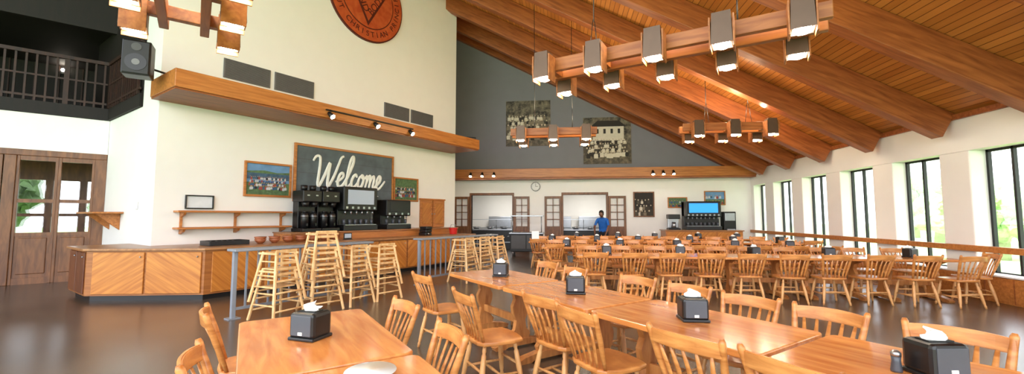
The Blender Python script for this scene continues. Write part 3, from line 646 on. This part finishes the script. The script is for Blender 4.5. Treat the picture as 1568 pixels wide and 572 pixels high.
m=MB(); m.box((-.22,-.2,0),(.22,.2,.7),M_blackm,.02); m.box((-.18,-.21,.35),(.18,-.2,.65),M_steel,.01); m.box((-.15,-.3,.0),(.15,-.2,.04),M_steel); obj('milk_dispenser',m.mesh('mk'),T(6.35,17.2,.982))
# ------------------------------------------------------------------ person
def person(M):
    V=[];E=[];Rr=[]
    def v(p,r,par=None):
        V.append(p);Rr.append(r)
        if par is not None:E.append((par,len(V)-1))
        return len(V)-1
    pel=v((0,-.06,.93),(.155,.11)); sp=v((0,0,1.10),(.135,.10),pel); ch=v((0,.13,1.29),(.165,.115),sp); nb=v((0,.21,1.42),(.085,.07),ch); nk=v((0,.26,1.48),(.052,.052),nb); h1=v((0,.30,1.54),(.07,.08),nk); h2=v((0,.34,1.61),(.082,.098),h1); h3=v((0,.36,1.67),(.06,.07),h2)
    for s in (-1,1):
        sh=v((s*.18,.16,1.37),(.068,.068),ch); ma=v((s*.225,.24,1.25),(.052,.052),sh); el=v((s*.26,.33,1.12),(.042,.042),ma); fo=v((s*.23,.46,.98),(.038,.038),el); wr=v((s*.19,.60,.83),(.026,.026),fo); pa=v((s*.18,.655,.79),(.036,.02),wr)
        hp=v((s*.10,-.05,.86),(.098,.098),pel); th=v((s*.11,-.02,.68),(.085,.085),hp); kn=v((s*.115,.02,.48),(.06,.06),th); ca=v((s*.12,-.02,.32),(.06,.06),kn); an=v((s*.12,-.05,.09),(.042,.042),ca); to=v((s*.13,.08,.045),(.045,.04),an); te=v((s*.135,.15,.04),(.035,.03),to)
    me=bpy.data.meshes.new('p'); me.from_pydata(V,E,[]); o=bpy.data.objects.new('p',me); bpy.context.collection.objects.link(o)
    md=o.modifiers.new('s','SKIN')
    for i,sv in enumerate(me.skin_vertices[0].data): sv.radius=Rr[i]; sv.use_root=(i==0)
    o.modifiers.new('u','SUBSURF').levels=2
    dg=bpy.context.evaluated_depsgraph_get(); me2=bpy.data.meshes.new_from_object(o.evaluated_get(dg)); bpy.data.objects.remove(o)
    me2.materials.clear()
    for mm in (M_skin,M_blue,M_navy,M_black): me2.materials.append(mm)
    for f in me2.polygons:
        c=f.center; f.use_smooth=True; arm=abs(c.x)>.14 and c.y>.25
        if c.z<.10: i=3
        elif arm and c.z<1.17: i=0
        elif c.z<.93: i=2
        elif c.z<1.455 or arm: i=1
        else: i=0
        f.material_index=i
    root=bpy.data.objects.new('person',None); bpy.context.collection.objects.link(root); root.matrix_world=M
    obj('body',me2,None,root)
    m=MB(); 
    m.sphere((0,.335,1.635),.108,M_hair,(.86,1.0,.95)); m.sphere((0,.31,1.59),.095,M_hair,(.9,.9,1.0))
    obj('hair',m.mesh('hair'),None,root)
    m=MB(); m.sphere((0,.40,1.585),.082,M_skin,(.88,.75,1.15)); m.sphere((0,.468,1.575),.016,M_skin,(.8,1,1.3))
    for s in (-1,1): m.sphere((s*.03,.452,1.60),.011,M_napkin,u=8,v=6); m.sphere((s*.03,.461,1.60),.006,M_black,u=8,v=6); m.sphere((s*.086,.335,1.58),.022,M_skin,(.4,.8,1.2)); m.box((s*.03-.016,.45,1.617),(s*.03+.016,.462,1.623),M_hair)
    m.sphere((0,.458,1.543),.02,plain('lips',rgb(120,60,55),.5),(1.2,.5,.35)); obj('face',m.mesh('face'),None,root)
    for s in (-1,1):
        m=MB(); c=Vector((s*.18,.66,.785))
        for k,(dx,ln) in enumerate(((-.03,.065),(-.011,.078),(.009,.072),(.028,.055))):
            a=c+Vector((dx,.02,0)); m.tube([a,a+Vector((dx*.2,ln*.45,.004)),a+Vector((dx*.3,ln*.8,-.006)),a+Vector((dx*.3,ln,-.016))],[.0095,.009,.008,.006],M_skin,8)
        a=c+Vector((-s*.028,-.02,0)); m.tube([a,a+Vector((-s*.022,.02,-.003)),a+Vector((-s*.03,.05,-.010))],[.012,.0105,.008],M_skin,8)
        obj('fingers',m.mesh('fingers'),None,root)
person(T(1.50,16.28,0,164))
# ------------------------------------------------------------------ outdoors
m=MB(); m.box((-90,-60,-.6),(120,120,-.5),M_grass); obj('lawn',m.mesh('lawn'))
def tree(x,y,h,s):
    rnd=random.Random(s); m=MB(); m.tube([(0,0,0),(.1,0,h*.3),(0,.1,h*.6)],[.3,.22,.12],M_bark,10)
    for k in range(26):
        a=rnd.uniform(0,6.28); r=rnd.uniform(0,h*.28); z=rnd.uniform(h*.3,h*.95); r*=1.1-abs(z/h-.55)
        tb=bmesh.new(); bmesh.ops.create_icosphere(tb,subdivisions=3,radius=h*rnd.uniform(.09,.16),matrix=Matrix.Translation((r*math.cos(a),r*math.sin(a),z)))
        for v in tb.verts: v.co+=Vector((rnd.gauss(0,1),rnd.gauss(0,1),rnd.gauss(0,1)))*h*.010
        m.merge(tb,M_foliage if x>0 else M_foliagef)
    obj('tree',m.mesh('tree'),T(x,y,-.495))
for i,(x,y,h) in enumerate(((17,13,3.4),(21,18,4.0),(26,15,4.2),(20,22,3.6),(30,27,4.6),(36,22,5),(27,34,4.6),(15,9.5,2.7),(24,10,3.8),(40,35,5.5),(33,44,6),(-27,16,7),(-25,23,7),(-32,12,8),(-30,27,9),(-25,12,5.5))): tree(x,y,h,i)
w=bpy.data.worlds.new('w'); bpy.context.scene.world=w; w.use_nodes=True
bg=w.node_tree.nodes['Background']; bg.inputs[0].default_value=(.90,.94,1,1); bg.inputs[1].default_value=2.6
l=bpy.data.lights.new('sun','SUN'); l.energy=7; l.angle=.02; o=bpy.data.objects.new('sun',l); bpy.context.collection.objects.link(o); o.rotation_euler=(0,R(-38),0)
# ------------------------------------------------------------------ camera
cam=bpy.data.cameras.new('camera'); cam.sensor_width=36; cam.lens=640/1568*36; cam.clip_start=.05; cam.clip_end=500
co=bpy.data.objects.new('camera',cam); bpy.context.collection.objects.link(co); co.location=(0,0,1.5); co.rotation_euler=(R(94.02),0,R(7.0))
bpy.context.scene.camera=co
bpy.context.scene.view_settings.view_transform='Standard'
bpy.context.scene.view_settings.exposure=.9
